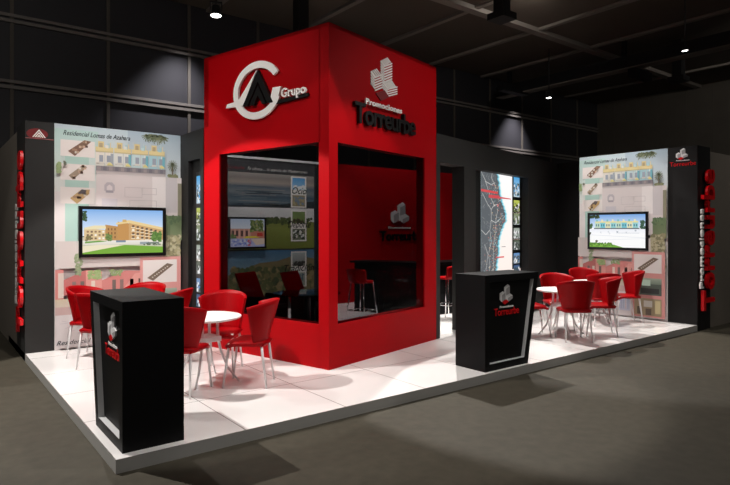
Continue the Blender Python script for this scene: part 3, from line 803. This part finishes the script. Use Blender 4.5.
c = Canvas(1.33,2.13); cmap(c); c.build('map_film', M_light, t, Matrix.Translation((.33,0,0)))
c = Canvas(.365,2.13); c.grad(0,0,1,1,(255,248,240),(255,228,220)); c.build('side_film', M_light, t, Matrix.Translation((1.661,0,0)))

def strip(M, W, label, pics, H=1.85, mw=.06):
    t = thing('picture_strip', label, 'picture strip'); t.matrix_world = M; t['group'] = 'narrow backlit picture strips'
    mb = MB(); mb.box(0,0,-.02,W,H,-.001); mb.build('backing_panel', M_bezel, t)
    y = H-.06; n = 0
    gap = [.05,.10,.05,.10,.05,.10,.05,.0]
    ph = [.40,.22,.22,.20,.19,.20,.18]
    base = [((60,160,220),(190,210,220)),((190,200,90),(96,110,50)),((120,130,90),(180,190,190)),((150,160,150),(220,220,220)),((70,80,60),(150,160,160)),((96,140,190),(160,170,180)),((60,80,120),(110,150,180))]
    for i in range(7):
        h = ph[i]; c = Canvas(W-2*mw,h); a, b_ = base[i]; c.grad(0,0,1,1,a,b_)
        c.foliage(.1,.35,.9,.9,[tuple(int(v*.5) for v in b_),a,(230,230,230),(60,70,60)],26,.16)
        c.build('picture', M_light, t, Matrix.Translation((mw,y-h,0)))
        y -= h + (.03 if i % 2 == 0 or True else .0)
        if i in (0,2,4): y -= .035
        if i in (1,3,5) and y > .1:
            mb = MB(); add_text(mb, ['Ocio','Deporte','Tradición'][i//2], W/2, y-.0, W*.8, .03, .004, .006, align='C', shear=.3); mb.build('script_caption', M_letw, t)
strip(TM @ facing(5.445,.150,Z0+.86,1,0), .395, 'narrow picture strip along the right edge of the glowing map', 7)
strip(facing(2.113,3.90,Z0+.74,0,-1), .30, 'narrow backlit picture strip in the black recess left of the red tower', 7, 1.72, .02)

# ------------------------------------------------------------------ wall logos and end lettering
t = thing('wall_logo', 'red swoosh emblem with white chevrons at the top of the left black panel', 'logo'); t.matrix_world = facing(.17,4.38,2.93,1,0)
mb = MB(); mb.prism([(-.15+.0+.125*cos(a*2*pi/40)*1.0+.12,.055+.072*sin(a*2*pi/40)) for a in range(40)], 0, .006)
mb.build('red_oval', mat('dull red print',(120,6,12),.5), t)
mb = MB()
for dx, h in ((0,.13),): 
    for w_ in (.0,.035,.07):
        mb.prism([(-.09+w_*.8,0.01),(-.01,.115-w_*.95),(.07-w_*.8,0.01),(.055-w_*.8,0.01),(-.01,.095-w_*.95),(-.073+w_*.8,0.01)], .006, .010)
mb.build('white_chevron', M_letw, t)
mb = MB(); mb.box(-.17,-.012,.006,.165,-.004,.009); mb.build('thin_line', mat('red grey line',(170,100,100),.5), t)

t = thing('wall_logo', 'block icon over red lettering at the top of the right black end panel', 'logo'); t.matrix_world = facing(9.33,.235,2.82,0,-1)
mb = MB(); icon_solid(mb, -.11, .11, .20, 0, .006, {'t':0,'l':0,'r':1,'R':2}); mb.build('block_icon', [M_ig1,M_ig2,M_letr], t)
mb = MB(); add_text(mb, 'Torreurbe', 0, .0, .43, .075, .004, .006, align='C'); mb.build('red_lettering', M_letr, t)
mb = MB(); add_text(mb, 'Promociones', 0, .085, .22, .02, .004, .006, align='C', offset=.02); mb.build('white_lettering', M_letw, t)

def end_sign(M, label, zr=.075, zw=.05):
    """raised lettering reading upwards on a half-metre wide end face: local x right, y up, z out"""
    t = thing('vertical_sign', label, 'sign'); t.matrix_world = M; t['group'] = 'vertical end panel signs'
    R = Matrix.Rotation(pi/2,4,'Z')
    mb = MB(); add_text(mb, 'Torreurbe', .34, -.50, 2.42, .41, zr*.7, zr, offset=.02); mb.build('red_lettering', M_letr, t, R)
    mb = MB(); add_text(mb, 'Promociones', .72, -.135, 1.35, .115, .03, zw, offset=.012); mb.build('white_lettering', M_letw, t, R)
end_sign(facing(9.33,0,0,1,0), 'big red and white lettering climbing the right black end panel')
end_sign(facing(0,4.9,0,0,-1), 'red and white lettering climbing the left black wall end', .055, .06)

# ------------------------------------------------------------------ light
world = bpy.data.worlds.new('world'); SC.world = world; world.use_nodes = True
world.node_tree.nodes['Background'].inputs[0].default_value = (1,.97,.94,1)
world.node_tree.nodes['Background'].inputs[1].default_value = .10
def spot(x, y, z, tx, ty, tz, W, ang, blend=.25, rad=.05, col=(1,.965,.92)):
    l = bpy.data.lights.new('spot','SPOT'); l.energy = W; l.spot_size = radians(ang); l.spot_blend = blend; l.shadow_soft_size = rad; l.color = col
    o = bpy.data.objects.new('spot', l); COL.objects.link(o); o.location = (x,y,z)
    d = Vector((tx-x,ty-y,tz-z)); o.rotation_euler = d.to_track_quat('-Z','Y').to_euler()
def area(x, y, z, sx, sy, W, tx=None, col=(1,.97,.94)):
    l = bpy.data.lights.new('area','AREA'); l.shape = 'RECTANGLE'; l.size = sx; l.size_y = sy; l.energy = W; l.color = col
    o = bpy.data.objects.new('area', l); COL.objects.link(o); o.location = (x,y,z)
    if tx:
        o.rotation_euler = (Vector(tx)-Vector((x,y,z))).to_track_quat('-Z','Y').to_euler()
# over the left booth: one hard lamp behind-left of the front counter, one soft fill above
spot(-1.4,3.0,5.4, 1.2,2.0,.1, 1450, 60, .08, .025)
spot(2.2,-1.4,6.0, 1.3,2.2,.1, 300, 44, .1, .025)
spot(.6,5.6,6.2, 1.3,2.6,.1, 520, 44, .1, .025)
# over the right booth
spot(6.1,2.6,5.4, 5.8,.7,.1, 1350, 64, .1, .025)
spot(8.9,2.9,5.8, 7.8,1.0,.1, 950, 54, .15, .025)
spot(5.4,-1.8,6.0, 7.6,1.1,.1, 200, 50, .3, .025)
# in front of the tower and its counters
spot(3.8,-1.0,6.2, 3.2,.6,.1, 480, 50, .2, .025)
# on the tower faces
spot(-1.6,1.0,5.4, 2.3,2.9,2.5, 420, 62, .9)
spot(6.2,-2.4,5.4, 4.4,1.6,2.3, 370, 60, .9)
# posters
spot(.3,.8,5.9, 1.2,4.4,1.8, 580, 44, .8)
spot(5.9,.6,5.9, 9.33,1.2,1.8, 640, 42, .8)
# inside the stand
spot(6.9,3.4,5.8, 6.9,3.0,.1, 900, 34)
spot(3.9,4.6,5.6, 4.5,6.05,1.9, 980, 66, .6)
spot(7.4,4.8,5.4, 7.6,6.05,1.9, 330, 66, .6)
# lamps that wash the hall wall
spot(3.3,7.0,6.2, 3.1,7.36,0, 700, 78, .9, .08, (.93,.92,1))
spot(14.35,7.15,6.25, 14.35,7.38,0, 950, 72, .9, .08, (.93,.92,1))
spot(2.734,4.60,5.15, 2.4,6.0,0, 120, 60, .5)
# added fill spots that brighten the dark hall walls
spot(13.0,-1.0,6.3, 19.4,3.5,3.2, 420, 100, .9, .3)
spot(8.5,2.2,6.35, 10.5,7.74,5.0, 140, 110, .9, .3)
spot(-1.0,2.0,6.35, .5,7.74,5.0, 110, 100, .9, .3)
spot(10.72,.75,5.15, 10.9,-1.5,0, 80, 60, .6)  # light of the hung spotlight near the truss
# general hall light, with added fills for the neighbour partitions
spot(-4.5,-.5,6.3, -1.4,1.6,0, 330, 74, .15, .04)
spot(-4,4,5.8, 0,6.2,1.6, 160, 60, .8)  # added fill that lifts the left neighbour partition
spot(11,-4,6.2, 12,.0,1.4, 160, 70, .9)  # unseen fill that brightens the right neighbour partition
spot(2,-6,6.3, 2.5,-2,0, 190, 110, .6, .4)
spot(9,-5,6.3, 9,-2,0, 50, 110, .6, .4)

SC.view_settings.view_transform = 'Standard'; SC.view_settings.look = 'None'
SC.view_settings.exposure = 0; SC.view_settings.gamma = 1; SC.view_settings.use_curve_mapping = False
